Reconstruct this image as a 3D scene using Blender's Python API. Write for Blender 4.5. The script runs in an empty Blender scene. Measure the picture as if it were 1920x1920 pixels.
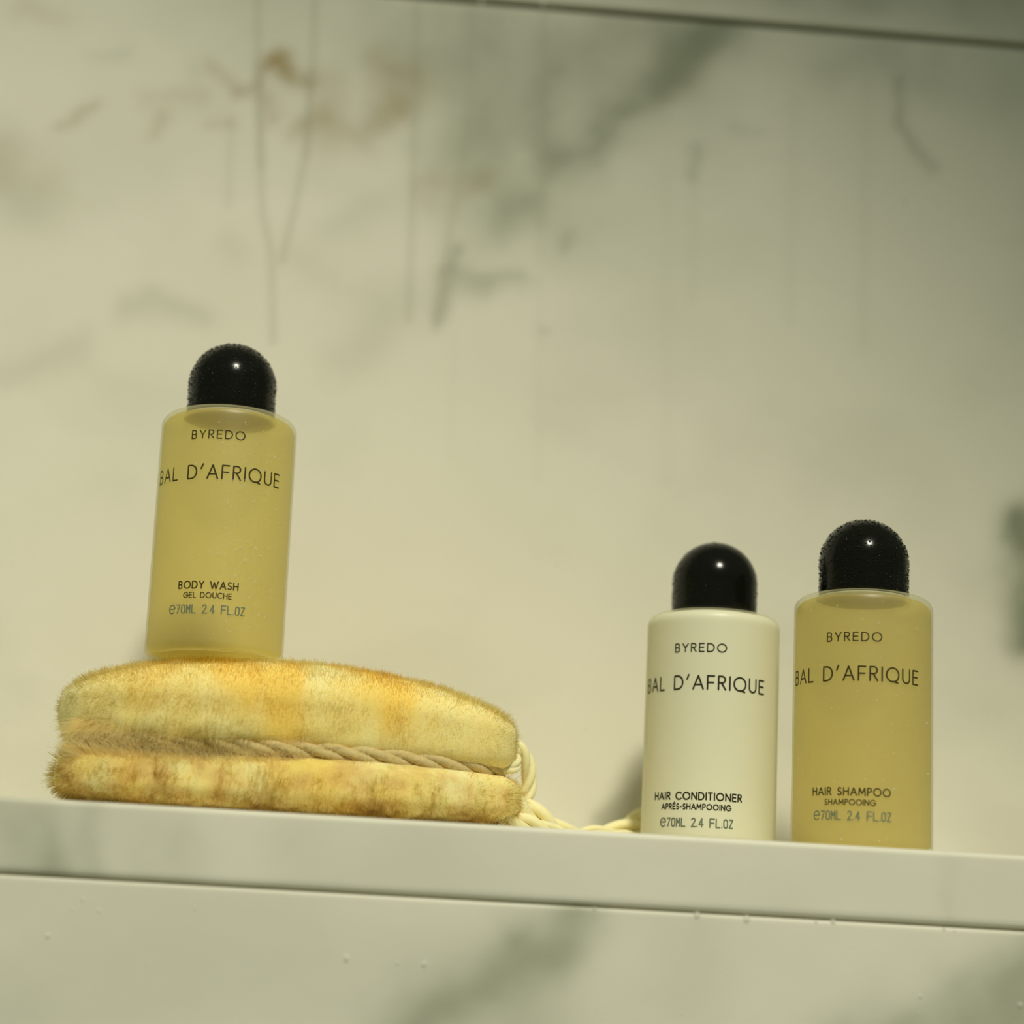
import bpy, bmesh, math
import numpy as np
from mathutils import Matrix, Vector

SC = bpy.context.scene
COL = SC.collection
rng = np.random.default_rng(11)
rad = math.radians

# ---------------------------------------------------------------- camera
F_PX = 3500.0
YAW, PITCH, ROLL = rad(3.2), rad(13.3), rad(3.1)
CAM = np.array([0.0, -0.625, -0.03142])
fwd = np.array([math.sin(YAW)*math.cos(PITCH), math.cos(YAW)*math.cos(PITCH), math.sin(PITCH)])
rt0 = np.array([math.cos(YAW), -math.sin(YAW), 0.0])
up0 = np.cross(rt0, fwd)
rt = math.cos(ROLL)*rt0 + math.sin(ROLL)*up0
up = -math.sin(ROLL)*rt0 + math.cos(ROLL)*up0
cd = bpy.data.cameras.new('camera')
cam = bpy.data.objects.new('camera', cd); COL.objects.link(cam)
m = Matrix.Identity(4)
for i in range(3):
    m[i][0], m[i][1], m[i][2], m[i][3] = rt[i], up[i], -fwd[i], CAM[i]
cam.matrix_world = m
cd.sensor_width = 36.0; cd.lens = F_PX/1920*36.0
cd.clip_start = 0.01; cd.clip_end = 50
cd.dof.use_dof = True; cd.dof.focus_distance = 0.508; cd.dof.aperture_fstop = 5.2
SC.camera = cam

# ---------------------------------------------------------------- world, lamp, exposure
w = bpy.data.worlds.new('world'); SC.world = w; w.use_nodes = True
bg = w.node_tree.nodes['Background']
bg.inputs[0].default_value = (0.78, 0.95, 0.66, 1); bg.inputs[1].default_value = 0.14
ld = bpy.data.lights.new('shower_spotlight', 'SPOT')
ld.energy = 97.0; ld.color = (1.0, 0.955, 0.77); ld.shadow_soft_size = 0.11
ld.spot_size = rad(56.9); ld.spot_blend = 0.54
lamp = bpy.data.objects.new('shower_spotlight', ld); COL.objects.link(lamp)
lamp.location = (0.19, -1.30, 1.24)
lamp.rotation_euler = (Vector((-0.454, -0.033, -1.03)) - Vector(lamp.location)).to_track_quat('-Z', 'Y').to_euler()
vs = SC.view_settings
vs.view_transform = 'Standard'; vs.look = 'None'; vs.gamma = 1.0; vs.use_curve_mapping = False
vs.exposure = 0.0
SC.cycles.transparent_max_bounces = 24; SC.cycles.diffuse_bounces = 6

# ---------------------------------------------------------------- helpers
def at(px, py, Y):
    d = fwd + (px-960)/F_PX*rt - (py-960)/F_PX*up
    return CAM + d*((Y-CAM[1])/d[1])

def link(o, parent=None, **props):
    COL.objects.link(o)
    if parent: o.parent = parent
    for k, v in props.items(): o[k] = v
    return o

def empty(name, loc, label, cat, group=None, rot=(0, 0, 0)):
    o = bpy.data.objects.new(name, None); o.location = loc; o.rotation_euler = rot
    o.empty_display_size = 0.01
    link(o, label=label, category=cat)
    if group: o['group'] = group
    return o

def mesh_np(name, V, Fc, mat, parent=None, smooth=True, **props):
    V = np.asarray(V, np.float32); Fc = np.asarray(Fc, np.int32)
    me = bpy.data.meshes.new(name)
    k = Fc.shape[1]
    me.vertices.add(len(V)); me.vertices.foreach_set('co', V.ravel())
    me.loops.add(Fc.size); me.loops.foreach_set('vertex_index', Fc.ravel())
    me.polygons.add(len(Fc)); me.polygons.foreach_set('loop_start', np.arange(0, Fc.size, k, dtype=np.int32))
    me.update(calc_edges=True)
    me.polygons.foreach_set('use_smooth', np.full(len(Fc), smooth)); me.update()
    me.materials.append(mat)
    return link(bpy.data.objects.new(name, me), parent, **props)

def color_attr(o, name, C):
    a = o.data.color_attributes.new(name, 'FLOAT_COLOR', 'POINT')
    C = np.concatenate([C, np.ones((len(C), 1))], 1).astype(np.float32)
    a.data.foreach_set('color', C.ravel())

def box(name, x0, x1, y0, y1, z0, z1, mat, parent=None, bevel=0.0, seg=2, **props):
    bm = bmesh.new(); bmesh.ops.create_cube(bm, size=1)
    for v in bm.verts:
        v.co = Vector(((x0+x1)/2+v.co.x*(x1-x0), (y0+y1)/2+v.co.y*(y1-y0), (z0+z1)/2+v.co.z*(z1-z0)))
    if bevel: bmesh.ops.bevel(bm, geom=bm.edges[:], offset=bevel, segments=seg, profile=0.6, affect='EDGES')
    me = bpy.data.meshes.new(name); bm.to_mesh(me); bm.free(); me.materials.append(mat)
    if bevel:
        for p in me.polygons: p.use_smooth = True
    return link(bpy.data.objects.new(name, me), parent, **props)

def lathe(name, prof, mat, parent=None, n=96, close=True, **props):
    prof = np.array(prof); t = np.arange(n)*2*math.pi/n
    V = np.stack([prof[:, None, 0]*np.cos(t), prof[:, None, 0]*np.sin(t), np.repeat(prof[:, 1:2], n, 1)], -1).reshape(-1, 3)
    Fc = []
    for i in range(len(prof)-1):
        a = i*n + np.arange(n); b = i*n + (np.arange(n)+1) % n
        Fc.append(np.stack([a, b, b+n, a+n], 1))
    return mesh_np(name, V, np.concatenate(Fc), mat, parent, **props)

def tube(P, R, n=10, lobes=0, depth=0.0, twist=0.0, close_ends=True):
    """tube along polyline P (k,3); R radius scalar/array; lobed twisted section shows the fibres"""
    P = np.asarray(P, float); k = len(P); R = np.broadcast_to(R, (k,))
    T = np.gradient(P, axis=0); T /= np.linalg.norm(T, axis=1)[:, None]+1e-12
    N = np.zeros_like(P); a = np.array([0.03, 0.1, 1.0]); n0 = a-T[0]*(a@T[0]); N[0] = n0/np.linalg.norm(n0)
    for i in range(1, k):
        v = N[i-1]-T[i]*(N[i-1]@T[i]); N[i] = v/(np.linalg.norm(v)+1e-12)
    B = np.cross(T, N)
    s = np.concatenate([[0], np.cumsum(np.linalg.norm(np.diff(P, axis=0), axis=1))])
    th = np.arange(n)*2*math.pi/n
    ph = th[None, :] + 0*s[:, None]
    rr = R[:, None]*(1 + depth*np.cos(lobes*(ph - twist*s[:, None]))) if lobes else R[:, None]*np.ones_like(ph)
    V = P[:, None, :] + rr[..., None]*(np.cos(ph)[..., None]*N[:, None, :] + np.sin(ph)[..., None]*B[:, None, :])
    V = V.reshape(-1, 3)
    Fc = []
    for i in range(k-1):
        a_ = i*n+np.arange(n); b_ = i*n+(np.arange(n)+1) % n
        Fc.append(np.stack([a_, b_, b_+n, a_+n], 1))
    return V, np.concatenate(Fc)

def smooth_path(P, m=12):
    P = np.asarray(P, float); Q = np.vstack([2*P[0]-P[1], P, 2*P[-1]-P[-2]]); out = []
    for i in range(1, len(Q)-2):
        for t in np.linspace(0, 1, m, endpoint=False):
            p0, p1, p2, p3 = Q[i-1:i+3]
            out.append(.5*((2*p1)+(-p0+p2)*t+(2*p0-5*p1+4*p2-p3)*t*t+(-p0+3*p1-3*p2+p3)*t**3))
    out.append(P[-1]); return np.array(out)

# cheap value noise in numpy (2-D / 3-D)
_perm = rng.random((64, 64, 64)).astype(np.float32)
def vnoise(P, f):
    Q = np.asarray(P)*f; i = np.floor(Q).astype(int); t = Q-i; t = t*t*(3-2*t); i %= 64; j = (i+1) % 64
    def g(a, b, c): return _perm[a, b, c]
    x0, y0, z0 = i.T; x1, y1, z1 = j.T; tx, ty, tz = t.T
    return ((g(x0, y0, z0)*(1-tx)+g(x1, y0, z0)*tx)*(1-ty)+(g(x0, y1, z0)*(1-tx)+g(x1, y1, z0)*tx)*ty)*(1-tz) + \
           ((g(x0, y0, z1)*(1-tx)+g(x1, y0, z1)*tx)*(1-ty)+(g(x0, y1, z1)*(1-tx)+g(x1, y1, z1)*tx)*ty)*tz
def fbm(P, f, o=4):
    s = 0; a = 1; t = 0
    for k in range(o): s = s+a*vnoise(np.asarray(P)+k*3.7, f*2**k); t += a; a *= .5
    return s/t

# ---------------------------------------------------------------- materials
def new_mat(name):
    mt = bpy.data.materials.new(name); mt.use_nodes = True
    nt = mt.node_tree; b = nt.nodes['Principled BSDF']
    return mt, nt, b
def N(nt, t, **kw):
    n = nt.nodes.new(t)
    for k, v in kw.items(): setattr(n, k, v)
    return n
def noise(nt, scale, detail=4, coord='Object'):
    tc = N(nt, 'ShaderNodeTexCoord'); n = N(nt, 'ShaderNodeTexNoise')
    n.inputs['Scale'].default_value = scale; n.inputs['Detail'].default_value = detail
    nt.links.new(tc.outputs[coord], n.inputs['Vector']); return n
def mixc(nt, fac, a, b):
    mx = N(nt, 'ShaderNodeMix', data_type='RGBA')
    for s, v in ((0, fac), (6, a), (7, b)):
        if hasattr(v, 'is_output'): nt.links.new(v, mx.inputs[s])
        else: mx.inputs[s].default_value = v
    return mx.outputs[2]
def bump(nt, h, strength, dist):
    b = N(nt, 'ShaderNodeBump'); b.inputs['Strength'].default_value = strength; b.inputs['Distance'].default_value = dist
    nt.links.new(h, b.inputs['Height']); return b.outputs['Normal']

def marble_mat(name, rough):
    mt, nt, b = new_mat(name)
    at_ = N(nt, 'ShaderNodeAttribute', attribute_name='vein_shade')
    sp = N(nt, 'ShaderNodeSeparateColor'); nt.links.new(at_.outputs['Color'], sp.inputs[0])
    n1 = noise(nt, 22, 6)
    base = mixc(nt, n1.outputs['Fac'], (0.83, 0.80, 0.70, 1), (0.75, 0.73, 0.61, 1))
    c = mixc(nt, sp.outputs[0], base, (0.27, 0.295, 0.20, 1))
    c = mixc(nt, sp.outputs[1], c, (0.32, 0.225, 0.06, 1))
    c = mixc(nt, sp.outputs[2], c, (0.36, 0.35, 0.24, 1))
    nt.links.new(c, b.inputs['Base Color'])
    b.inputs['Roughness'].default_value = rough
    b.inputs['Specular IOR Level'].default_value = 0.35
    b.inputs['Subsurface Weight'].default_value = 0.15
    b.inputs['Subsurface Radius'].default_value = (.004, .0035, .002)
    b.inputs['Subsurface Scale'].default_value = 1.0
    n2 = noise(nt, 160, 3); nt.links.new(bump(nt, n2.outputs['Fac'], .05, .001), b.inputs['Normal'])
    return mt
M_marble = marble_mat('wall_marble', 0.55)
M_ledge = marble_mat('ledge_marble', 0.5)

mt, nt, b = new_mat('grout'); M_grout = mt
n1 = noise(nt, 700, 4); nt.links.new(mixc(nt, n1.outputs['Fac'], (.20, .20, .13, 1), (.32, .31, .20, 1)), b.inputs['Base Color'])
b.inputs['Roughness'].default_value = .9; nt.links.new(bump(nt, n1.outputs['Fac'], .6, .0004), b.inputs['Normal'])

mt, nt, b = new_mat('black_cap_plastic'); M_cap = mt
n1 = noise(nt, 300, 2); nt.links.new(mixc(nt, n1.outputs['Fac'], (.004, .0045, .003, 1), (.007, .0075, .005, 1)), b.inputs['Base Color'])
b.inputs['Roughness'].default_value = .17; b.inputs['IOR'].default_value = 1.30

mt, nt, b = new_mat('water_on_black'); M_capbead = mt     # clear beads on black plastic show the black beneath
n1 = noise(nt, 500, 2); nt.links.new(mixc(nt, n1.outputs['Fac'], (.006, .007, .005, 1), (.010, .012, .008, 1)), b.inputs['Base Color'])
b.inputs['Roughness'].default_value = .06; b.inputs['IOR'].default_value = 1.33
mt, nt, b = new_mat('water'); M_water = mt
b.inputs['Base Color'].default_value = (1, 1, 1, 1); b.inputs['Roughness'].default_value = .03
b.inputs['IOR'].default_value = 1.33; b.inputs['Transmission Weight'].default_value = 1.0
n1 = noise(nt, 900, 1); nt.links.new(bump(nt, n1.outputs['Fac'], .03, .0001), b.inputs['Normal'])

def film_mat(name, tint, haze_col, haze):
    """frosted thin plastic wall of a bottle: part clear, part scattering, with a soft sheen"""
    mt = bpy.data.materials.new(name); mt.use_nodes = True; nt = mt.node_tree; nt.nodes.clear()
    out = N(nt, 'ShaderNodeOutputMaterial')
    tr = N(nt, 'ShaderNodeBsdfTransparent'); tr.inputs[0].default_value = tint
    df = N(nt, 'ShaderNodeBsdfDiffuse'); tl = N(nt, 'ShaderNodeBsdfTranslucent')
    n1 = noise(nt, 120, 3)
    c = mixc(nt, n1.outputs['Fac'], haze_col, tuple(v*.9 for v in haze_col[:3])+(1,))
    nt.links.new(c, df.inputs[0]); nt.links.new(c, tl.inputs[0])
    m1 = N(nt, 'ShaderNodeMixShader'); m1.inputs[0].default_value = .5
    nt.links.new(df.outputs[0], m1.inputs[1]); nt.links.new(tl.outputs[0], m1.inputs[2])
    lw = N(nt, 'ShaderNodeLayerWeight'); lw.inputs[0].default_value = .35
    mr = N(nt, 'ShaderNodeMapRange'); nt.links.new(lw.outputs['Facing'], mr.inputs[0])
    mr.inputs[3].default_value = haze; mr.inputs[4].default_value = min(1, haze+.22)
    m2 = N(nt, 'ShaderNodeMixShader'); nt.links.new(mr.outputs[0], m2.inputs[0])
    nt.links.new(tr.outputs[0], m2.inputs[1]); nt.links.new(m1.outputs[0], m2.inputs[2])
    gl = N(nt, 'ShaderNodeBsdfGlossy'); gl.inputs['Roughness'].default_value = .38
    pw = N(nt, 'ShaderNodeMath', operation='POWER'); l2 = N(nt, 'ShaderNodeLayerWeight'); l2.inputs[0].default_value = .5
    nt.links.new(l2.outputs['Facing'], pw.inputs[0]); pw.inputs[1].default_value = 4.0
    fr = N(nt, 'ShaderNodeMapRange'); nt.links.new(pw.outputs[0], fr.inputs[0]); fr.inputs[3].default_value = .03; fr.inputs[4].default_value = .35
    m3 = N(nt, 'ShaderNodeMixShader'); nt.links.new(fr.outputs[0], m3.inputs[0])
    nt.links.new(m2.outputs[0], m3.inputs[1]); nt.links.new(gl.outputs[0], m3.inputs[2])
    nt.links.new(m3.outputs[0], out.inputs[0]); return mt
M_film_clear = film_mat('frosted_clear_plastic', (.98, .98, .93, 1), (.88, .88, .62, 1), .08)
M_film_milk = film_mat('frosted_milky_plastic', (.98, .98, .90, 1), (.92, .89, .62, 1), .09)

def liquid_mat(name, clear, c0, c1, share, through=.5):
    """cloudy liquid: part lets light straight through (tinted), part scatters it"""
    mt = bpy.data.materials.new(name); mt.use_nodes = True; nt = mt.node_tree; nt.nodes.clear()
    out = N(nt, 'ShaderNodeOutputMaterial'); n1 = noise(nt, 45, 2); c = mixc(nt, n1.outputs['Fac'], c0, c1)
    tr = N(nt, 'ShaderNodeBsdfTransparent'); tr.inputs[0].default_value = clear
    df = N(nt, 'ShaderNodeBsdfDiffuse'); tl = N(nt, 'ShaderNodeBsdfTranslucent')
    nt.links.new(c, df.inputs[0]); nt.links.new(c, tl.inputs[0])
    m1 = N(nt, 'ShaderNodeMixShader'); m1.inputs[0].default_value = through
    nt.links.new(df.outputs[0], m1.inputs[1]); nt.links.new(tl.outputs[0], m1.inputs[2])
    m2 = N(nt, 'ShaderNodeMixShader'); m2.inputs[0].default_value = share
    nt.links.new(tr.outputs[0], m2.inputs[1]); nt.links.new(m1.outputs[0], m2.inputs[2])
    nt.links.new(m2.outputs[0], out.inputs[0]); return mt
M_liq_gold = liquid_mat('golden_gel', (.925, .86, .51, 1), (.95, .86, .44, 1), (.90, .82, .44, 1), .22)
M_liq_amber = liquid_mat('amber_shampoo', (.92, .84, .50, 1), (.93, .83, .42, 1), (.84, .77, .42, 1), .26)
M_liq_white = liquid_mat('white_lotion', (.97, .96, .88, 1), (.98, .97, .92, 1), (.97, .96, .90, 1), .97, .18)
M_neck = liquid_mat('milky_neck_plastic', (.95, .95, .85, 1), (.96, .96, .80, 1), (.94, .94, .78, 1), .60)
M_bead = liquid_mat('water_bead', (1, 1, 1, 1), (.99, .99, .95, 1), (.97, .97, .93, 1), .5)  # whitish scatter colour stands in for the bright light the drops would focus

def ink_mat(name, c):
    mt, nt, b = new_mat(name)
    n1 = noise(nt, 2500, 2); nt.links.new(mixc(nt, n1.outputs['Fac'], c, tuple(v*1.3 for v in c[:3])+(1,)), b.inputs['Base Color'])
    b.inputs['Roughness'].default_value = .6; b.inputs['Specular IOR Level'].default_value = .2; return mt
M_ink_dark = ink_mat('dark_ink', (.020, .020, .010, 1))
M_ink_brown = ink_mat('brown_ink', (.045, .033, .008, 1))
M_ink_grey = ink_mat('grey_ink', (.14, .17, .115, 1))

def fibre_mat(name, tl_w=.50, bright=1.0):
    mt = bpy.data.materials.new(name); mt.use_nodes = True; nt = mt.node_tree; nt.nodes.clear()
    out = N(nt, 'ShaderNodeOutputMaterial')
    a = N(nt, 'ShaderNodeAttribute', attribute_name='fibre')
    df = N(nt, 'ShaderNodeBsdfDiffuse'); tl = N(nt, 'ShaderNodeBsdfTranslucent')
    nt.links.new(a.outputs['Color'], df.inputs[0]); nt.links.new(a.outputs['Color'], tl.inputs[0])
    m1 = N(nt, 'ShaderNodeMixShader'); m1.inputs[0].default_value = tl_w
    nt.links.new(df.outputs[0], m1.inputs[1]); nt.links.new(tl.outputs[0], m1.inputs[2])
    gl = N(nt, 'ShaderNodeBsdfGlossy'); gl.inputs['Roughness'].default_value = .35
    m2 = N(nt, 'ShaderNodeMixShader'); m2.inputs[0].default_value = .05
    nt.links.new(m1.outputs[0], m2.inputs[1]); nt.links.new(gl.outputs[0], m2.inputs[2])
    tr = N(nt, 'ShaderNodeBsdfTransparent'); tr.inputs[0].default_value = (1, .97, .84, 1)
    m3 = N(nt, 'ShaderNodeMixShader'); m3.inputs[0].default_value = .46
    nt.links.new(tr.outputs[0], m3.inputs[1]); nt.links.new(m2.outputs[0], m3.inputs[2])
    nt.links.new(m3.outputs[0], out.inputs[0]); return mt
M_fibre = fibre_mat('bristle_fibre')

def cord_mat(name, c0, c1, sss=0.0):
    mt, nt, b = new_mat(name)
    n1 = noise(nt, 900, 5); nt.links.new(mixc(nt, n1.outputs['Fac'], c0, c1), b.inputs['Base Color'])
    b.inputs['Roughness'].default_value = .7; b.inputs['Subsurface Weight'].default_value = sss
    b.inputs['Subsurface Radius'].default_value = (.003, .0025, .001); b.inputs['Subsurface Scale'].default_value = 1.0
    nt.links.new(bump(nt, n1.outputs['Fac'], .4, .0003), b.inputs['Normal']); return mt
M_rope = cord_mat('tan_rope', (.54, .42, .18, 1), (.74, .60, .29, 1))
M_cord = cord_mat('cream_cord', (.92, .80, .40, 1), (.96, .89, .58, 1), .5)
mt, nt, b = new_mat('dense_pile'); M_core = mt
a_n = N(nt, 'ShaderNodeAttribute', attribute_name='fibre'); nt.links.new(a_n.outputs['Color'], b.inputs['Base Color'])
b.inputs['Roughness'].default_value = .9; b.inputs['Specular IOR Level'].default_value = .1
b.inputs['Subsurface Weight'].default_value = .5; b.inputs['Subsurface Radius'].default_value = (.004, .003, .001); b.inputs['Subsurface Scale'].default_value = 1.0
n1 = noise(nt, 1400, 3); nt.links.new(bump(nt, n1.outputs['Fac'], .4, .0004), b.inputs['Normal'])

# ---------------------------------------------------------------- marble surfaces (veins and one painted shadow laid in wall coordinates)
def seg_dist(P, a, b):
    ab = b-a; t = np.clip(((P-a)@ab)/(ab@ab+1e-12), 0, 1); return np.linalg.norm(P-(a+t[:, None]*ab), axis=1)
def vein_shade_field(XZ, Yp, grey, ochre, wet, far_seed):
    P3 = np.column_stack([XZ[:, 0], XZ[:, 1], np.full(len(XZ), far_seed)])
    # domain warp, so that edges of veins wander
    wx = (fbm(P3+5, 45, 4)-.5)*.013; wz = (fbm(P3+9, 45, 4)-.5)*.013
    Pw = XZ+np.column_stack([wx, wz]); out = np.zeros((len(XZ), 3))
    tex = .35+1.2*fbm(P3+2, 60, 5)
    for ch, items in ((0, grey), (1, ochre), (2, wet)):
        for pts, wpx, amt in items:
            Q = [at(x, y, Yp)[[0, 2]] for x, y in pts]; wd = wpx*.000185
            src = XZ if ch == 2 else Pw
            d = np.min([seg_dist(src, Q[i], Q[i+1]) for i in range(len(Q)-1)], axis=0) if len(Q) > 1 else np.linalg.norm(src-Q[0], axis=1)
            v = amt*np.exp(-(d/wd)**2)
            if ch != 2: v = v*np.clip(tex, 0, 1.4)
            out[:, ch] = 1-(1-out[:, ch])*(1-np.clip(v, 0, .97))
    # faint clouding everywhere, and free veins beyond the part that is in view
    cloud = np.clip(fbm(P3*[1, 1.6, 1]+[0, 0, 1], 14, 5)-.46, 0, 1)*.55
    r = np.abs(fbm(P3*[.8, 1.0, 1]+XZ[:, :1]*.4, 6, 5)-.5)
    mid = np.array([at(960, 960, Yp)[0], at(960, 960, Yp)[2]])
    off = np.clip((np.abs(XZ-mid).max(1)-.19)/.06, 0, 1)
    out[:, 0] = np.clip(1-(1-out[:, 0])*(1-cloud)*(1-off*.5*np.exp(-(r/.03)**2)), 0, 1)
    return out

def axis(lo, hi, a, b, fine, coarse):
    L = [np.arange(a, b+1e-9, fine)]
    L.insert(0, np.arange(a-coarse, lo, -coarse)[::-1]); L.append(np.arange(b+coarse, hi, coarse))
    r = np.unique(np.clip(np.concatenate([[lo], *L, [hi]]), lo, hi)); return r

def marble_slab(name, x0, x1, z0, z1, Yf, thick, mat, fine_win, grey, ochre, wet, seed, parent=None, fine=.0016, bev=.0007, **props):
    """slab whose face lies in the plane Y=Yf: gridded face with eased edges, plain sides and back"""
    xs = axis(x0, x1, max(x0, fine_win[0]), min(x1, fine_win[1]), fine, .02)
    zs = axis(z0, z1, max(z0, fine_win[2]), min(z1, fine_win[3]), fine, .02)
    # eased border
    xs = np.unique(np.round(np.concatenate([xs, [x0+bev, x1-bev]]), 6)); zs = np.unique(np.round(np.concatenate([zs, [z0+bev, z0+bev*.3, z1-bev*.3, z1-bev]]), 6))
    nx, nz = len(xs), len(zs); X, Z = np.meshgrid(xs, zs, indexing='ij'); X = X.ravel(); Z = Z.ravel()
    e = np.minimum.reduce([X-x0, x1-X, Z-z0, z1-Z]); e = np.clip(e/bev, 0, 1); Y = Yf+bev*(1-np.sqrt(np.clip(1-(1-e)**2, 0, 1)))
    V = np.column_stack([X, Y, Z]); idx = np.arange(nx*nz).reshape(nx, nz)
    Fc = np.stack([idx[:-1, :-1], idx[1:, :-1], idx[1:, 1:], idx[:-1, 1:]], -1).reshape(-1, 4)
    rim = np.concatenate([idx[:, 0], idx[-1, 1:], idx[-2::-1, -1], idx[0, -2:0:-1]])
    nb = len(V); back = V[rim].copy(); back[:, 1] = Yf+thick; V2 = np.vstack([V, back]); k = len(rim)
    i = np.arange(k); j = (i+1) % k
    Fs = np.stack([rim[j], rim[i], nb+i, nb+j], 1)
    c = np.array([[x0, Yf+thick, z0], [x1, Yf+thick, z0], [x1, Yf+thick, z1], [x0, Yf+thick, z1]])
    V3 = np.vstack([V2, c]); q = len(V2); Fb = np.array([[q+3, q+2, q+1, q]])
    o = mesh_np(name, V3, np.concatenate([Fc, Fs, Fb]), mat, parent, smooth=True, **props)
    sm = np.ones(len(o.data.polygons), bool); sm[len(Fc):] = False; o.data.polygons.foreach_set('use_smooth', sm)
    color_attr(o, 'vein_shade', vein_shade_field(V3[:, [0, 2]], Yf, grey, ochre, wet, seed))
    return o

YW = -.033         # plane of the back wall
JOINT = 0.2904     # height of the grout joint of the back wall above the ledge
grey = [
 ([(1350, 20), (1290, 90), (1225, 150), (1150, 215), (1100, 290), (1040, 300)], 40, .80), ([(1345, 30), (1290, 90), (1235, 150)], 34, .55),
 ([(1380, 60), (1290, 60), (1180, 60), (1050, 90)], 50, .32),
 ([(1020, 150), (1030, 250), (1040, 300)], 40, .42),
 ([(900, 60), (880, 150), (900, 330), (960, 420), (930, 400)], 70, .26),
 ([(700, 20), (850, 60), (1000, 60)], 70, .20), ([(990, 380), (950, 400), (930, 440)], 35, .28),
 ([(845, 470), (830, 530), (815, 600)], 16, .45), ([(840, 510), (900, 530), (975, 525)], 22, .36),
 ([(860, 540), (920, 545)], 24, .28), ([(770, 560), (700, 640), (640, 670)], 45, .18),
 ([(1140, 1540), (1180, 1480), (1215, 1420)], 22, .38), ([(880, 200), (820, 350), (860, 480)], 55, .16), ([(760, 80), (900, 200), (1100, 120), (1300, 60)], 120, .34), ([(950, 250), (1050, 400)], 90, .20), ([(1250, 200), (1000, 330)], 80, .16), ([(1450, 60), (1900, 120)], 120, .16), ([(640, 430), (690, 380)], 40, .12),  # first stroke paints in the conditioner bottle's shadow; the others are veins
 ([(1310, 270), (1300, 325)], 16, .30), ([(1380, 245), (1420, 250)], 16, .12),
 ([(1692, 150), (1698, 225), (1720, 285), (1750, 320)], 14, .34), ([(1760, 90), (1740, 150)], 40, .16),
 ([(1062, 440)], 17, .34), ([(1008, 622)], 9, .25),
 ([(1925, 980), (1930, 1080), (1925, 1190)], 42, .95),
 ([(0, 290), (40, 380)], 60, .16), ([(230, 590), (300, 580), (380, 595)], 26, .22),
 ([(0, 690), (60, 680), (150, 640)], 30, .16), ([(180, 110), (230, 105)], 20, .16), ([(360, 140)], 20, .12),
 ([(560, 480), (640, 560), (700, 560)], 40, .10), ([(1560, 130), (1660, 110)], 60, .18),
 ([(1900, -60), (1400, -40), (1000, -90)], 70, .35)]
ochre = [
 ([(505, 112), (528, 118), (545, 138)], 24, .95), ([(520, 108), (545, 132)], 16, .8), ([(584, 145)], 18, .60), ([(480, 150), (440, 165)], 15, .42),
 ([(590, 215), (555, 235)], 26, .40), ([(490, 185), (500, 215)], 18, .34), ([(395, 125), (430, 155)], 16, .28),
 ([(300, 225), (285, 255)], 20, .34), ([(430, 215), (400, 230)], 14, .26), ([(280, 190), (370, 185)], 22, .20),
 ([(730, 130), (790, 150), (760, 190)], 40, .34), ([(640, 230), (690, 245), (740, 200)], 34, .34), ([(620, 160), (600, 260)], 40, .22),
 ([(110, 235), (140, 222), (180, 205)], 14, .30), ([(40, 20), (110, 40)], 26, .18), ([(-40, 300), (60, 310)], 60, .16),
 ([(905, 330), (880, 350), (800, 370)], 26, .20), ([(420, 460), (440, 480)], 30, .08)]
wet = [
 ([(484, -60), (483, 150), (488, 300), (492, 400), (508, 470), (512, 640)], 7, .30), ([(488, 120), (490, 310)], 8, .28),
 ([(592, -60), (586, 140), (575, 280), (550, 400), (528, 490)], 8, .30), ([(585, 130), (572, 290)], 7, .22),
 ([(432, 230), (428, 385)], 8, .16), ([(782, -60), (780, 150), (772, 400), (766, 600)], 8, .24),
 ([(885, -60), (878, 230), (860, 340), (836, 470), (818, 620)], 9, .20), ([(1018, 20), (1022, 250), (1012, 420)], 9, .18),
 ([(1012, 420), (1010, 900)], 7, .06), ([(1252, 300), (1250, 900)], 14, .05), ([(1490, 180), (1480, 600)], 14, .07),
 ([(1625, 160), (1618, 650)], 12, .08), ([(1300, 330), (1298, 560)], 12, .06), ([(850, 620), (846, 860)], 8, .05)]
win = (-.16, .215, -.02, .315)
wall = box('wall_back', -.85, .85, YW+.0135, YW+.06, -.05, 1.0, M_grout, kind='structure')
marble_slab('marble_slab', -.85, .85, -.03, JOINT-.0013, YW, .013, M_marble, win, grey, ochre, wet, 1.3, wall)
marble_slab('marble_slab', -.85, .85, JOINT+.0013, .95, YW, .013, M_marble, win, grey[-1:]+[([(1500, -20), (1900, 20)], 60, .25), ([(1500, -200), (1000, -700), (700, -900)], 60, .5)], [], wet[:4], 4.1, wall)
g = box('grout_joint', -.85, .85, YW+.0022, YW+.013, JOINT-.0014, JOINT+.0014, M_grout, wall)

# lower wall under the ledge
YF = -.150        # front plane of the ledge
g2 = [([(1075, 1690), (1055, 1760), (960, 1815), (880, 1870), (800, 1925), (700, 1990)], 40, .46),
      ([(1000, 1790), (1010, 1900), (960, 1990)], 50, .22), ([(1290, 1710), (1270, 1850)], 60, .14),
      ([(1960, 1820), (1850, 1860), (1740, 1930), (1600, 2000)], 60, .55), ([(1960, 1900), (1880, 1960)], 70, .5),
      ([(0, 1850), (40, 1900)], 60, .10), ([(800, 1900), (920, 1850)], 60, .16)]
body = box('wall_front', -.80, .80, YF+.014, YW-.0005, -.70, -.0205, M_grout, kind='structure')
marble_slab('marble_slab', -.80, .80, -.70, -.0191, YF-.0003, .0143, M_marble, (-.12, .19, -.07, -.019), g2, [], [], 7.7, body, bev=.0006)
box('grout_joint', -.80, .80, YF+.0012, YW-.0005, -.0206, -.0183, M_grout, body)
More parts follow.
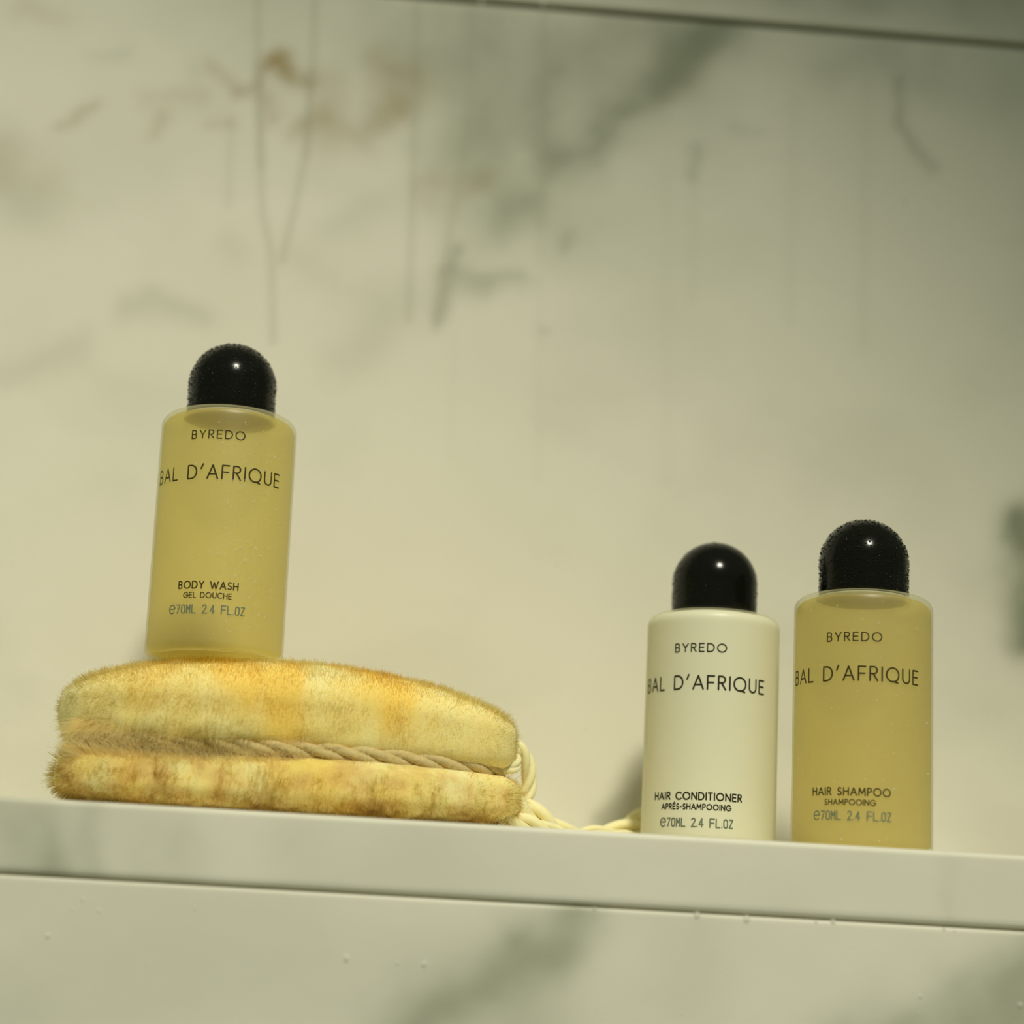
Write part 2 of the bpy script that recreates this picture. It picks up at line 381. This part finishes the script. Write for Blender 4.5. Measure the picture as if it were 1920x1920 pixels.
g3 = [([(20, 1480), (20, 1700)], 55, .36), ([(98, 1520), (95, 1700)], 30, .42), ([(175, 1480), (170, 1700)], 26, .38),
      ([(260, 1480), (260, 1700)], 40, .16), ([(350, 1560), (352, 1720)], 34, .20), ([(560, 1560), (565, 1700)], 45, .08), ([(1790, 1600), (1790, 1800)], 14, .10)]
ledge = marble_slab('trim_1', -.80, .80, -.0185, 0.0, YF, .1165, M_ledge, (-.12, .19, -.02, .0), g3, [], [], 9.2, None, fine=.0012, bev=.0012, kind='structure')
ledge['label'] = 'pale marble ledge slab carrying the bottles'

# ---------------------------------------------------------------- water droplets on the stone
def ico(sub=2):
    bm = bmesh.new(); bmesh.ops.create_icosphere(bm, subdivisions=sub, radius=1)
    V = np.array([v.co[:] for v in bm.verts]); Fc = np.array([[v.index for v in f.verts] for f in bm.faces]); bm.free(); return V, Fc
ICO1 = ico(1); ICO2 = ico(2)
def blobs(name, C, R, parent=None, flat=None, I=ICO2, mat=None, **props):
    V0, F0 = I; n = len(C); V = C[:, None, :]+R[:, None, None]*V0[None]*(np.array(flat) if flat else 1)
    Fc = (F0[None]+(np.arange(n)*len(V0))[:, None, None]).reshape(-1, 3)
    return mesh_np(name, V.reshape(-1, 3), Fc, mat or M_water, parent, **props)
dp = [(903, 3), (1018, 8), (940, 37), (965, 37), (1048, 52), (1697, 380), (1582, 125), (1440, 150), (700, 130)]
pts = [at(x, y, YW) for x, y in dp]; rr = [.0010, .0011, .0008, .0008, .0006, .0007, .0006, .0004, .0004]
for k in range(26):
    pts.append(at(rng.uniform(0, 1900), rng.uniform(-50, 1400), YW)); rr.append(rng.uniform(.0002, .0004))
blobs('water_droplets', np.array(pts), np.array(rr), flat=(1, .55, 1), kind='stuff',
      mat=M_bead, label='scattered clear water droplets clinging to the marble wall behind the bottles', category='water')
dl = [(90, 1755), (650, 1797), (795, 1808), (745, 1806), (185, 1708), (135, 1705), (155, 1687), (1307, 1716), (1400, 1723), (1562, 1728), (1530, 1728), (1725, 1868), (1913, 1885), (1770, 1742), (1790, 1745), (365, 1703), (1115, 1704)]
pts = [at(x, y, YF-.0003) for x, y in dl]; rr = [.0007, .0009, .0008, .0005, .0005, .0004, .0005, .0009, .0010, .0007, .0005, .0006, .0008, .0005, .0004, .0004, .0005]
for k in range(34):
    pts.append(at(rng.uniform(0, 1900), rng.uniform(1770, 1990), YF-.0003)); rr.append(rng.uniform(.0001, .0003))
blobs('water_droplets', np.array(pts), np.array(rr), flat=(1, .55, 1), kind='stuff',
      mat=M_bead, label='tiny water droplets on the marble face below the ledge joint', category='water')

# ---------------------------------------------------------------- lettering: monoline strokes wrapped round a bottle
def arc(cx, cy, rx, ry, a0, a1, n=18):
    t = np.radians(np.linspace(a0, a1, n)); return [(cx+rx*math.cos(a), cy+ry*math.sin(a)) for a in t]
def G():
    d = {}
    d['A'] = (.80, [[(0, 0), (.40, 1), (.80, 0)], [(.14, .33), (.66, .33)]])
    d['B'] = (.56, [[(.30, .52), (0, .52), (0, 1), (.28, 1)]+arc(.28, .76, .22, .24, 90, -90, 12), [(0, .52), (0, 0), (.29, 0)]+arc(.29, .26, .25, .26, -90, 90, 12)])
    d['C'] = (.82, [arc(.50, .5, .50, .5, 48, 312, 26)])
    d['D'] = (.74, [[(0, 0), (0, 1), (.26, 1)]+arc(.26, .5, .48, .5, 90, -90, 22)+[(0, 0)]])
    d['E'] = (.52, [[(.52, 1), (0, 1), (0, 0), (.52, 0)], [(0, .52), (.47, .52)]])
    d['É'] = (.52, d['E'][1]+[[(.20, 1.16), (.36, 1.36)]])
    d['F'] = (.52, [[(.52, 1), (0, 1), (0, 0)], [(0, .50), (.46, .50)]])
    d['G'] = (.92, [arc(.50, .5, .50, .5, 46, 360, 30)+[(.52, .5)]])
    d['H'] = (.66, [[(0, 0), (0, 1)], [(.66, 0), (.66, 1)], [(0, .52), (.66, .52)]])
    d['I'] = (.0, [[(0, 0), (0, 1)]])
    d['L'] = (.46, [[(0, 1), (0, 0), (.46, 0)]])
    d['M'] = (.86, [[(0, 0), (.08, 1), (.43, .25), (.78, 1), (.86, 0)]])
    d['m'] = (.44, [[(0, 0), (0, 1), (.22, .45), (.44, 1), (.44, 0)]])
    d['N'] = (.70, [[(0, 0), (0, 1), (.70, 0), (.70, 1)]])
    d['O'] = (1.0, [arc(.5, .5, .5, .5, 0, 360, 36)])
    d['P'] = (.52, [[(0, 0), (0, 1), (.27, 1)]+arc(.27, .74, .25, .26, 90, -90, 12)+[(0, .48)]])
    d['Q'] = (1.0, [arc(.5, .5, .5, .5, 0, 360, 36), [(.52, .03), (.92, -.06)]])
    d['R'] = (.56, [[(0, 0), (0, 1), (.27, 1)]+arc(.27, .75, .25, .25, 90, -90, 12)+[(0, .50)], [(.22, .50), (.56, 0)]])
    d['S'] = (.52, [arc(.27, .74, .22, .26, 40, 270, 16)+arc(.25, .25, .25, .25, 80, -150, 16)])
    d['T'] = (.56, [[(0, 1), (.56, 1)], [(.28, 1), (.28, 0)]])
    d['U'] = (.64, [[(0, 1), (0, .32)]+arc(.32, .32, .32, .32, 180, 360, 18)+[(.64, 1)]])
    d['W'] = (1.12, [[(0, 1), (.30, 0), (.56, .85), (.82, 0), (1.12, 1)]])
    d['Y'] = (.66, [[(0, 1), (.33, .46), (.66, 1)], [(.33, .46), (.33, 0)]])
    d['Z'] = (.44, [[(0, 1), (.44, 1), (0, 0), (.44, 0)]])
    d['-'] = (.30, [[(0, .46), (.30, .46)]])
    d["'"] = (.20, [[(.16, 1.08), (.02, .74)]])
    d['.'] = (.02, [[(0, .03), (.02, .03)]])
    d['0'] = (.44, [arc(.22, .76, .22, .24, 0, 180, 12)+arc(.22, .24, .22, .24, 180, 360, 12)+[(.44, .76)]])
    d['2'] = (.44, [arc(.22, .76, .22, .24, 160, -30, 14)+[(0, 0), (.46, 0)]])
    d['4'] = (.50, [[(.34, 0), (.34, 1), (0, .28), (.50, .28)]])
    d['7'] = (.46, [[(0, 1), (.46, 1), (.12, 0)]])
    d['e'] = (.86, [[(.10, .53), (.86, .53)]+arc(.46, .5, .40, .52, 4, 318, 30)])
    d[' '] = (.36, [])
    return d
GL = G()
def lettering(name, text, width, h, stroke, zc, ang, Rr, mat, parent, gap=.30):
    """text centred at angle ang (0 faces -Y, positive towards +X), fitted to the given width along the surface"""
    x = 0; strokes = []
    for ch in text:
        wd, st = GL[ch]
        for s in st: strokes.append([(x+p[0], p[1]) for p in s])
        x += wd+gap
    x -= gap; sx = width/x; Vs = []; Fs = []; base = 0
    r_ = stroke/2
    def add(poly2, faces):
        nonlocal base
        Vs.append(poly2); Fs.extend([[base+i for i in f] for f in faces]); base += len(poly2)
    for s in strokes:
        P = np.array([(p[0]*sx-width/2, (p[1]-.5)*h) for p in s])
        Q = [P[0]]
        for a, b_ in zip(P[:-1], P[1:]):
            n = max(1, int(np.linalg.norm(b_-a)/.0005))
            for i in range(1, n+1): Q.append(a+(b_-a)*i/n)
        Q = np.array(Q)
        for a, b_ in zip(Q[:-1], Q[1:]):
            d = b_-a; L = np.linalg.norm(d)
            if L < 1e-9: continue
            nrm = np.array([-d[1], d[0]])/L*r_
            add(np.array([a-nrm, b_-nrm, b_+nrm, a+nrm]), [(0, 1, 2, 3)])
        for c in ([Q[0], Q[-1]]+[p for p in P[1:-1]]):
            t = np.arange(8)*math.pi/4; ring = c+r_*np.column_stack([np.cos(t), np.sin(t)])
            add(ring, [(0, 1, 2, 3), (0, 3, 4, 7), (4, 5, 6, 7)])
    P = np.vstack(Vs); th = rad(ang)+P[:, 0]/Rr; R2 = Rr+.00004
    V = np.column_stack([R2*np.sin(th), -R2*np.cos(th), zc+P[:, 1]])
    return mesh_np(name, V, np.array(Fs), mat, parent, smooth=False)

# ---------------------------------------------------------------- bottles
RB = .019; RC = .0123
def bottle(loc, lean, H, label, liquid, film, inks, rows, az, liq_top, cap_beads, spark, zcap=.0092, wall=.0005):
    t = empty('toiletry_bottle', loc, label, 'bottle', 'small frosted toiletry bottles with black domed caps', (0, rad(lean), 0))
    q = [(0.0001, .0012), (RB-.004, .0009), (RB-.0026, 0.0)]
    q += [(RB-.0016+.0016*math.sin(a), .0016-.0016*math.cos(a)) for a in np.linspace(0, math.pi/2, 7)]
    q += [(RB, z) for z in np.linspace(.006, H-.006, 8)]
    q += [(RB-.0036+.0036*math.cos(a), H-.0040+.0034*math.sin(a)) for a in np.linspace(0, math.pi/2, 10)]
    q += [(.0140, H-.0002), (RC+.0006, H), (RC-.0006, H+.0001), (RC-.0012, H+.0001), (RC-.0014, H+.004), (.0095, H+.006)]
    lathe('bottle_body', q, film, t)
    ri = RB-wall; b0 = .0009; h1 = H-liq_top
    q = [(.0001, b0)]+[(ri-.0022+.0022*math.sin(a), b0+.0022-.0022*math.cos(a)) for a in np.linspace(0, math.pi/2, 7)]
    q += [(ri, z) for z in np.linspace(.008, h1-.004, 6)]
    q += [(ri-.0036+.0036*math.cos(a), h1-.0034+.0034*math.sin(a)) for a in np.linspace(0, math.pi/2, 8)]+[(.0001, h1)]
    lathe('liquid', q, liquid, t)
    q = [(.0001, H-.0010), (.0128, H-.0010), (.0131, H-.0009), (.0131, H-.0006), (.0128, H-.0005), (.0001, H-.0005)]
    lathe('neck', q, M_neck, t)
    q = [(.0001, H+.0003), (RC-.0006, H+.0003), (RC-.0001, H+.0006)]+[(RC, z) for z in np.linspace(H+.001, H+zcap, 5)]
    q += [(RC*math.cos(a), H+zcap+RC*math.sin(a)) for a in np.linspace(0.05, math.pi/2-.002, 26)]
    cap = lathe('cap', q, M_cap, t, n=96)
    n, r0, r1, bias = cap_beads
    C = []; 
    while len(C) < n:
        z = rng.uniform(0, zcap+RC); th = rng.uniform(0, 2*math.pi)
        if bias and rng.random() > .15+.85*(math.cos(th-math.pi) > .2)*(z < zcap+6e-3): continue
        if z < zcap: p = (RC*math.cos(th), RC*math.sin(th), H+z+.0004)
        else:
            s = (z-zcap)/RC; c = math.sqrt(max(0, 1-s*s)); p = (RC*c*math.cos(th), RC*c*math.sin(th), H+zcap+RC*s)
        C.append(p)
    C = np.array(C); R_ = r0+(r1-r0)*rng.random(len(C))**2.2
    # thin out overlaps
    keep = []
    order = np.argsort(-R_)
    for i in order:
        if not keep or np.min(np.linalg.norm(C[keep]-C[i], axis=1)-R_[keep]-R_[i]) > -.00004: keep.append(i)
    blobs('water_beads', C[keep], R_[keep], cap, mat=M_capbead, I=ICO2 if len(keep) < 1400 else ICO1, kind='stuff')
    if spark:
        ns, a0, a1, z0, z1 = spark
        th = np.radians(rng.normal((a0+a1)/2, (a1-a0)/3.5, ns)); z = rng.uniform(z0, z1, ns)
        C = np.column_stack([RB*np.sin(th), -RB*np.cos(th), z]); R_ = .00008+.00022*rng.random(ns)**4
        blobs('water_beads', C, R_, t, I=ICO1, mat=M_bead, kind='stuff')
    for (txt, wd, hh, st, z, da, ink, gp) in rows:
        o = lettering('printed_text', txt, wd, hh, st, z, az+da, RB, ink, t, gap=gp)
    return t

def rows(z, l1, w1, l2, w2, dark, das):
    return [('BYREDO', .0148, .00225, .00034, z[0], das[0], dark, .38),
            ("BAL D'AFRIQUE", .0398, .0037, .00046, z[1], das[1], dark, .34),
            (l1, w1, .0019, .00036, z[2], das[2], dark, .32),
            (l2, w2, .0014, .00028, z[3], das[3], dark, .32),
            ('e70mL 2.4 FL.0Z', .0213, .0022, .00034, z[4], das[4], M_ink_grey, .24)]

bottle((-.0514, -.109, .0432), -1.15, .0695, 'frosted bottle of yellow body wash standing on the straw-coloured scrubber',
       M_liq_gold, M_film_clear, None, rows([.0594, .0488, .0174, .0146, .0108], 'BODY WASH', .0164, 'GEL DOUCHE', .0131, M_ink_brown, (-9.5, -11, -9.2, -9.2, -9.8)),
       5.7, .0016, (2200, .00014, .00036, False), (260, -5, 50, .004, .064))
bottle((.0898, -.096, 0), 0, .0670, 'milky white bottle of hair conditioner on the ledge, beside the amber shampoo',
       M_liq_white, M_film_milk, None, rows([.0545, .0447, .0133, .0104, .0061], 'HAIR CONDITIONER', .0262, 'APRÉS-SHAMPOOING', .0202, M_ink_dark, (-11, -11.0, -11.6, -12, -11.6)),
       -9.6, .0012, (700, .00008, .00026, True), None, wall=.00008)
bottle((.1274, -.121, 0), 0, .0702, 'frosted bottle of amber hair shampoo, rightmost on the ledge',
       M_liq_amber, M_film_clear, None, rows([.0559, .0460, .0147, .0119, .0084], 'HAIR SHAMPOO', .0214, 'SHAMPOOING', .0135, M_ink_brown, (-7.4, -10.6, -9.5, -9.7, -8.6)),
       -14.2, .0018, (2200, .00014, .00036, False), (60, -60, 40, .002, .066), zcap=.0096)

# ---------------------------------------------------------------- bristle scrubber
SX, SY = -.0290, -.102
scr = empty('body_scrubber', (SX, SY, 0), 'straw-coloured bristle scrubber pad lying on the ledge under the body wash bottle', 'scrubber')
ZS = .0180    # seam height
def seam_z(x): return ZS-.0012*np.clip(x/.05, -1, 1.2)
def pad_surface(t, ph, upper, grow=0.0):
    """local x, y, z on the pad; t runs round the plan, ph from bottom (-pi/2) to top (pi/2)"""
    a, b_ = (.0597 if upper else .0608)+grow, .0265+grow
    n = 2.9
    ct, st = np.cos(t), np.sin(t)
    r = (np.abs(ct)**n+np.abs(st)**n)**(-1/n)
    cp, sp = np.cos(ph), np.sin(ph)
    m_ = np.where((sp > 0) == upper, 2.25 if upper else 2.8, 5.0); rp = (np.abs(cp)**m_+np.abs(sp)**m_)**(-1/m_); cp, sp = cp*rp, sp*rp
    x = a*r*ct*cp; y = b_*r*st*cp
    if upper:
        zc, hz = .0301, .0103+grow
        x = x-.0004
        z = zc+hz*sp*(1-.10*(x/.06)**2)-.0035*np.clip((x-.0)/.06, 0, 1)**1.5-.001*np.clip(-x/.06, 0, 1)
    else:
        zc, hz = .0088, .0056+grow
        x = x+.0010
        z = zc+hz*sp
    y = y+.0012*np.sin(x*70)*(1 if upper else -1)
    return np.stack([x, y, z], -1)
def normals_of(fn, t, ph, e=1e-3):
    a = fn(t+e, ph)-fn(t-e, ph); b_ = fn(t, ph+e)-fn(t, ph-e); n = np.cross(a, b_); return n/(np.linalg.norm(n, axis=-1, keepdims=True)+1e-15)

C_STRAW = np.array([.99, .79, .31]); C_PALE = np.array([.99, .90, .50]); C_ORNG = np.array([.98, .67, .14]); C_BRN = np.array([.74, .52, .18])
def pile_colour(P0, upper):
    """pale straw with orange stained tufts"""
    xs_ = P0*[1, .5, .35] if upper else P0*[1, 1, .8]
    a_ = np.clip((fbm(xs_+1, 75, 3)-.45)*4.5, 0, 1); b2 = np.clip((fbm(xs_+6, 110, 3)-.46)*4.5, 0, 1)
    endpale = np.clip((np.abs(P0[:, 0])-.030)/.02, 0, 1)
    if not upper: endpale = endpale*.4
    a_ = a_*(1-.7*endpale)*(1.15 if upper else .8)
    c = C_STRAW+(C_PALE-C_STRAW)*np.clip(b2+.5*endpale, 0, 1)[:, None]*.7
    c = c+(C_ORNG-c)*a_[:, None]*.75
    if not upper:
        b3 = np.clip((fbm(P0+2, 190, 3)-.49)*5, 0, 1)*.75; c = c+(C_BRN-c)*b3[:, None]
    return c
def build_pad(upper, count):
    name = 'bristle_pad'
    fn = lambda t, ph: pad_surface(t, ph, upper)
    nt_, np_ = 200, 60
    T, Ph = np.meshgrid(np.arange(nt_)*2*math.pi/nt_, np.linspace(-1.57, 1.57, np_), indexing='ij')
    V = pad_surface(T.ravel(), Ph.ravel(), upper, .0034 if upper else .0030); V[:, 2] = np.maximum(V[:, 2], .0004)
    V += (fbm(V, 260, 3)[:, None]-.5)*.0008
    idx = np.arange(nt_*np_).reshape(nt_, np_); nx = np.roll(idx, -1, 0)
    Fc = np.stack([idx[:, :-1], nx[:, :-1], nx[:, 1:], idx[:, 1:]], -1).reshape(-1, 4)
    core = mesh_np(name, V, Fc, M_core, scr); V_core = V
    # strands: three quarters of them on the half towards the room
    k = count
    # sampled by area, denser on the half towards the room
    gt, gp = np.meshgrid(np.linspace(-math.pi, math.pi, 241), np.linspace(-1.54, 1.54, 81), indexing='ij'); S = fn(gt.ravel(), gp.ravel()).reshape(241, 81, 3)
    ar = np.linalg.norm(np.cross(S[1:, :-1]-S[:-1, :-1], S[:-1, 1:]-S[:-1, :-1]), axis=-1)
    cy = S[:-1, :-1, 1]; ar = ar*np.where(cy < -.012, 1.0, np.where(cy < .010, .45, .12)); cum = np.cumsum(ar.ravel()); cell = np.searchsorted(cum, rng.random(k)*cum[-1])
    ci, cj = np.minimum(cell//80, 239), cell % 80
    t = -math.pi+(ci+rng.random(k))*2*math.pi/240; ph = -1.54+(cj+rng.random(k))*3.08/80
    P0 = fn(t, ph); Nn = normals_of(fn, t, ph)
    flip = np.sum(Nn*(P0-np.array([0, 0, .03 if upper else .0088])), 1) < 0; Nn[flip] *= -1
    # direction away from the seam
    ax = np.column_stack([np.clip(P0[:, 0], -.034, .034), np.zeros(k), np.full(k, ZS+(.002 if upper else -.003))]); D = P0-ax
    D /= np.linalg.norm(D, axis=1)[:, None]
    cl = np.stack([fbm(P0+off, 170, 2)-.5 for off in (1.0, 4.0, 8.0)], 1)
    cl2 = np.stack([fbm(P0+off, 620, 2)-.5 for off in (2.0, 5.0, 7.0)], 1)
    amp = .32 if upper else 1.5
    cov = np.clip((.002-P0[:, 0])/.022, 0, 1)
    W = .62*Nn+.45*D+amp*(.45*cl+.50*cl2)+rng.normal(0, .07, (k, 3))
    seam_near = np.clip(1-np.abs(P0[:, 2]-ZS)/.007, 0, 1)
    W[:, 2] += seam_near*(cov*(-1.5 if upper else 1.5)+(-.15 if upper else .15))
    W /= np.linalg.norm(W, axis=1)[:, None]
    L = (.0040 if upper else .0042)*(1+.10*rng.normal(size=k))*(1+(.25 if upper else .8)*(fbm(P0+3, 200, 2)-.5))
    near = np.abs(P0[:, 2]-ZS) < .007
    L = L*(1+1.1*seam_near*cov)
    stray = rng.random(k) < .006; L = np.where(stray & near, L*rng.uniform(1.2, 1.8, k), L)
    W = np.where(stray[:, None], W+rng.normal(0, .35, (k, 3)), W); W /= np.linalg.norm(W, axis=1)[:, None]
    bend = rng.normal(0, .05, (k, 3))+.25*cl; s_ = np.array([-.25, .25, .65, 1.0])
    pts_ = P0[:, None]+W[:, None]*L[:, None, None]*s_[None, :, None]+bend[:, None]*L[:, None, None]*(s_**2)[None, :, None]
    # keep clear of the stone below and of the bottle standing on top
    pts_[..., 2] = np.maximum(pts_[..., 2], .0003)
    if upper:
        dx = pts_[..., 0]+SX+.0516; dy = pts_[..., 1]+SY+.105; inside = dx*dx+dy*dy < (RB+.0004)**2
        lim = .0434-dx*.024
        pts_[..., 2] = np.where(inside, np.minimum(pts_[..., 2], lim), pts_[..., 2])
        pts_[..., 2] = np.maximum(pts_[..., 2], .0135)
    else: pts_[..., 2] = np.minimum(pts_[..., 2], .0225)
    wd = .000095*(1+.3*rng.random(k)); prof = np.array([1.0, 1.0, .85, .35])
    side = np.cross(W, rng.normal(size=(k, 3))); side /= np.linalg.norm(side, axis=1)[:, None]
    # turn most blades broadside to where they are seen from outside
    s2 = np.cross(W, Nn+.9*rng.normal(size=(k, 3))); s2 /= np.linalg.norm(s2, axis=1)[:, None]+1e-9; side = s2
    A = pts_-side[:, None]*wd[:, None, None]*prof[None, :, None]; B = pts_+side[:, None]*wd[:, None, None]*prof[None, :, None]
    V = np.stack([A, B], 2).reshape(k, 8, 3)
    f0 = np.array([[0, 1, 3, 2], [2, 3, 5, 4], [4, 5, 7, 6]])
    Fc = (f0[None]+(np.arange(k)*8)[:, None, None]).reshape(-1, 4)
    o = mesh_np('bristles', V.reshape(-1, 3), Fc, M_fibre, core, smooth=False, kind='stuff')
    c = pile_colour(P0, upper)*(1+.08*rng.normal(size=(k, 1))); c = np.clip(c, .02, .99)
    color_attr(core, 'fibre', pile_colour(V_core, upper))
    color_attr(o, 'fibre', np.repeat(c, 8, axis=0))
    nn = .9*Nn+.2*W+rng.normal(0, .12, (k, 3)); nn /= np.linalg.norm(nn, axis=1)[:, None]
    o.data.polygons.foreach_set('use_smooth', np.ones(len(o.data.polygons), bool))
    o.data.normals_split_custom_set_from_vertices(np.repeat(nn, 8, axis=0).astype(np.float32))
    return core
build_pad(True, 95000)
build_pad(False, 80000)

# seam rope round the pads, three laid strands each with its fibres
tt = np.linspace(0, 2*math.pi, 700)
n = 2.9; a_, b_ = .0578, .0268
rr = (np.abs(np.cos(tt))**n+np.abs(np.sin(tt))**n)**(-1/n)
path = np.column_stack([a_*rr*np.cos(tt), b_*rr*np.sin(tt), seam_z(a_*rr*np.cos(tt))+.0001])
sl = np.concatenate([[0], np.cumsum(np.linalg.norm(np.diff(path, axis=0), axis=1))])
s_u = np.linspace(0, sl[-1]-1e-6, 640); path = np.column_stack([np.interp(s_u, sl, path[:, i]) for i in range(3)])
Tn = np.gradient(path, axis=0); Tn /= np.linalg.norm(Tn, axis=1)[:, None]; Zu = np.tile([0, 0, 1.0], (len(path), 1)); Sd = np.cross(Tn, Zu)
rope = link(bpy.data.objects.new('seam_rope', None), scr); rope.empty_display_size = .01
turns = 11
for k in range(3):
    ph = 2*math.pi*(turns*s_u/s_u[-1]+k/3)
    P = path+.00118*(np.cos(ph)[:, None]*Zu+np.sin(ph)[:, None]*Sd)
    V, Fc = tube(P, .00122, n=24, lobes=8, depth=.10, twist=900)
    mesh_np('rope_strand', V, Fc, M_rope, rope)
# loose frayed fibres lying over the rope
def fray(name, n, parent, gen, col, wdt=.00007):
    A = []
    for i in range(n): A.append(gen())
    A = np.array(A); d = A[:, -1]-A[:, 0]; sd = np.cross(d, np.array([0, 1, .15])); sd /= np.linalg.norm(sd, axis=1)[:, None]
    m_ = A.shape[1]; pr = np.linspace(1, .4, m_)
    V = np.stack([A-sd[:, None]*wdt*pr[None, :, None], A+sd[:, None]*wdt*pr[None, :, None]], 2).reshape(n*m_*2, 3)
    f0 = np.array([[2*i, 2*i+1, 2*i+3, 2*i+2] for i in range(m_-1)])
    Fc = (f0[None]+(np.arange(n)*2*m_)[:, None, None]).reshape(-1, 4)
    o = mesh_np(name, V, Fc, M_fibre, parent, smooth=False, kind='stuff'); color_attr(o, 'fibre', np.tile(col, (len(V), 1))*(1+.1*rng.normal(size=(len(V), 1)))); return o
def gen_fray():
    x = rng.uniform(-.052, .050) if rng.random() < .5 else rng.choice([-.034, .000, .012, .030])+rng.normal(0, .004)
    z = ZS+rng.normal(0, .0016); L = rng.uniform(.003, .0075); an = rng.uniform(-.5, 1.1) if rng.random() < .6 else rng.uniform(1.0, 2.2)
    s = np.linspace(0, 1, 5)[:, None]; y0 = -.0292-rng.uniform(.0008, .0020)
    return np.array([x, y0, z])+s*L*np.array([math.cos(an), rng.uniform(-.25, -.02), math.sin(an)*.7])+(s**2)*rng.normal(0, .0006, 3)
fray('loose_fibres', 260, scr, gen_fray, np.array([.95, .84, .48]), .00009)

def gen_cover():
    # tufts of the pads flaring over the rope along its left part, fanning outward at the end
    x = -.0555+.062*rng.random()**1.7; upw = rng.random() < .5; L = rng.uniform(.0035, .0065)
    fan = np.clip((-x-.034)/.026, 0, 1)
    yb = -(.0272)*(1-(min(abs(x)/.0625, .999))**2.9)**(1/2.9)
    z = ZS+(rng.uniform(.0025, .0055) if upw else -rng.uniform(.0025, .0055)); an = rng.normal(-.2, .45)-fan*.6
    d = np.array([math.sin(an), -.16-.10*fan, (-1 if upw else 1)*math.cos(an)*.8]); s = np.linspace(0, 1, 5)[:, None]
    return np.array([x, yb-.0012, z])+s*L*d+(s**2)*np.array([-.0004, .0008, 0])+(s**2)*rng.normal(0, .0006, 3)
fray('loose_fibres', 3000, scr, gen_cover, np.array([.95, .85, .50]), .000065)

# cream cord: loops at the right end and the strap running on behind the conditioner
def cord(name, ctrl, R_, parent, strands=2, lay=.011, r_s=None):
    P = smooth_path(ctrl, 16); s = np.concatenate([[0], np.cumsum(np.linalg.norm(np.diff(P, axis=0), axis=1))])
    u = np.linspace(0, s[-1], max(40, int(s[-1]/.0004))); P = np.column_stack([np.interp(u, s, P[:, i]) for i in range(3)])
    T_ = np.gradient(P, axis=0); T_ /= np.linalg.norm(T_, axis=1)[:, None]
    A_ = np.cross(T_, [0.05, 1.0, 0.02]); A_ /= np.linalg.norm(A_, axis=1)[:, None]; B_ = np.cross(T_, A_)
    e = link(bpy.data.objects.new(name, None), parent); e.empty_display_size = .01
    Rv = np.interp(u/s[-1], np.linspace(0, 1, len(np.atleast_1d(R_))), np.atleast_1d(R_))
    for k in range(strands):
        ph = 2*math.pi*(u/lay+k/strands)
        Q = P+(Rv*.52)[:, None]*(np.cos(ph)[:, None]*A_+np.sin(ph)[:, None]*B_)
        V, Fc = tube(Q, Rv*.56, n=16, lobes=6, depth=.07, twist=900); mesh_np('cord_strand', V, Fc, M_cord, e)
    return e
O = np.array([SX, SY, 0])
cord('cord_loop', np.array([(.022, -.100, .0200), (.029, -.099, .0250), (.0350, -.098, .0250), (.0382, -.096, .0195), (.0382, -.095, .0125), (.035, -.095, .0075), (.028, -.095, .0065)])-O, .0021, scr, strands=3, lay=.020)
cord('cord_loop', np.array([(.020, -.108, .0186), (.027, -.111, .0172), (.0330, -.109, .0185), (.0335, -.104, .0215), (.026, -.100, .0215)])-O, .0016, scr, strands=3, lay=.018)
cord('cord_strap', np.array([(.031, -.104, .0120), (.036, -.102, .0088), (.043, -.099, .0056), (.051, -.094, .0028), (.058, -.088, .0036), (.066, -.081, .0050), (.075, -.073, .0085), (.086, -.066, .0100)])-O, [.0036, .0032, .0022, .0016, .0022, .0030, .0036, .0036], scr, lay=.022)
cord('cord_strap', np.array([(.029, -.108, .0050), (.035, -.106, .0042), (.042, -.102, .0034), (.050, -.097, .0021), (.058, -.091, .0024), (.066, -.085, .0030), (.076, -.078, .0036), (.086, -.0715, .0036)])-O, [.0026, .0024, .0017, .0014, .0018, .0024, .0030], scr, lay=.018)
cord('cord_knot', np.array([(.066, -.073, .0032), (.0715, -.071, .0075), (.0775, -.070, .0100), (.0810, -.071, .0055), (.0765, -.0735, .0035), (.0700, -.0705, .0050)])-O, .0032, scr, lay=.02)
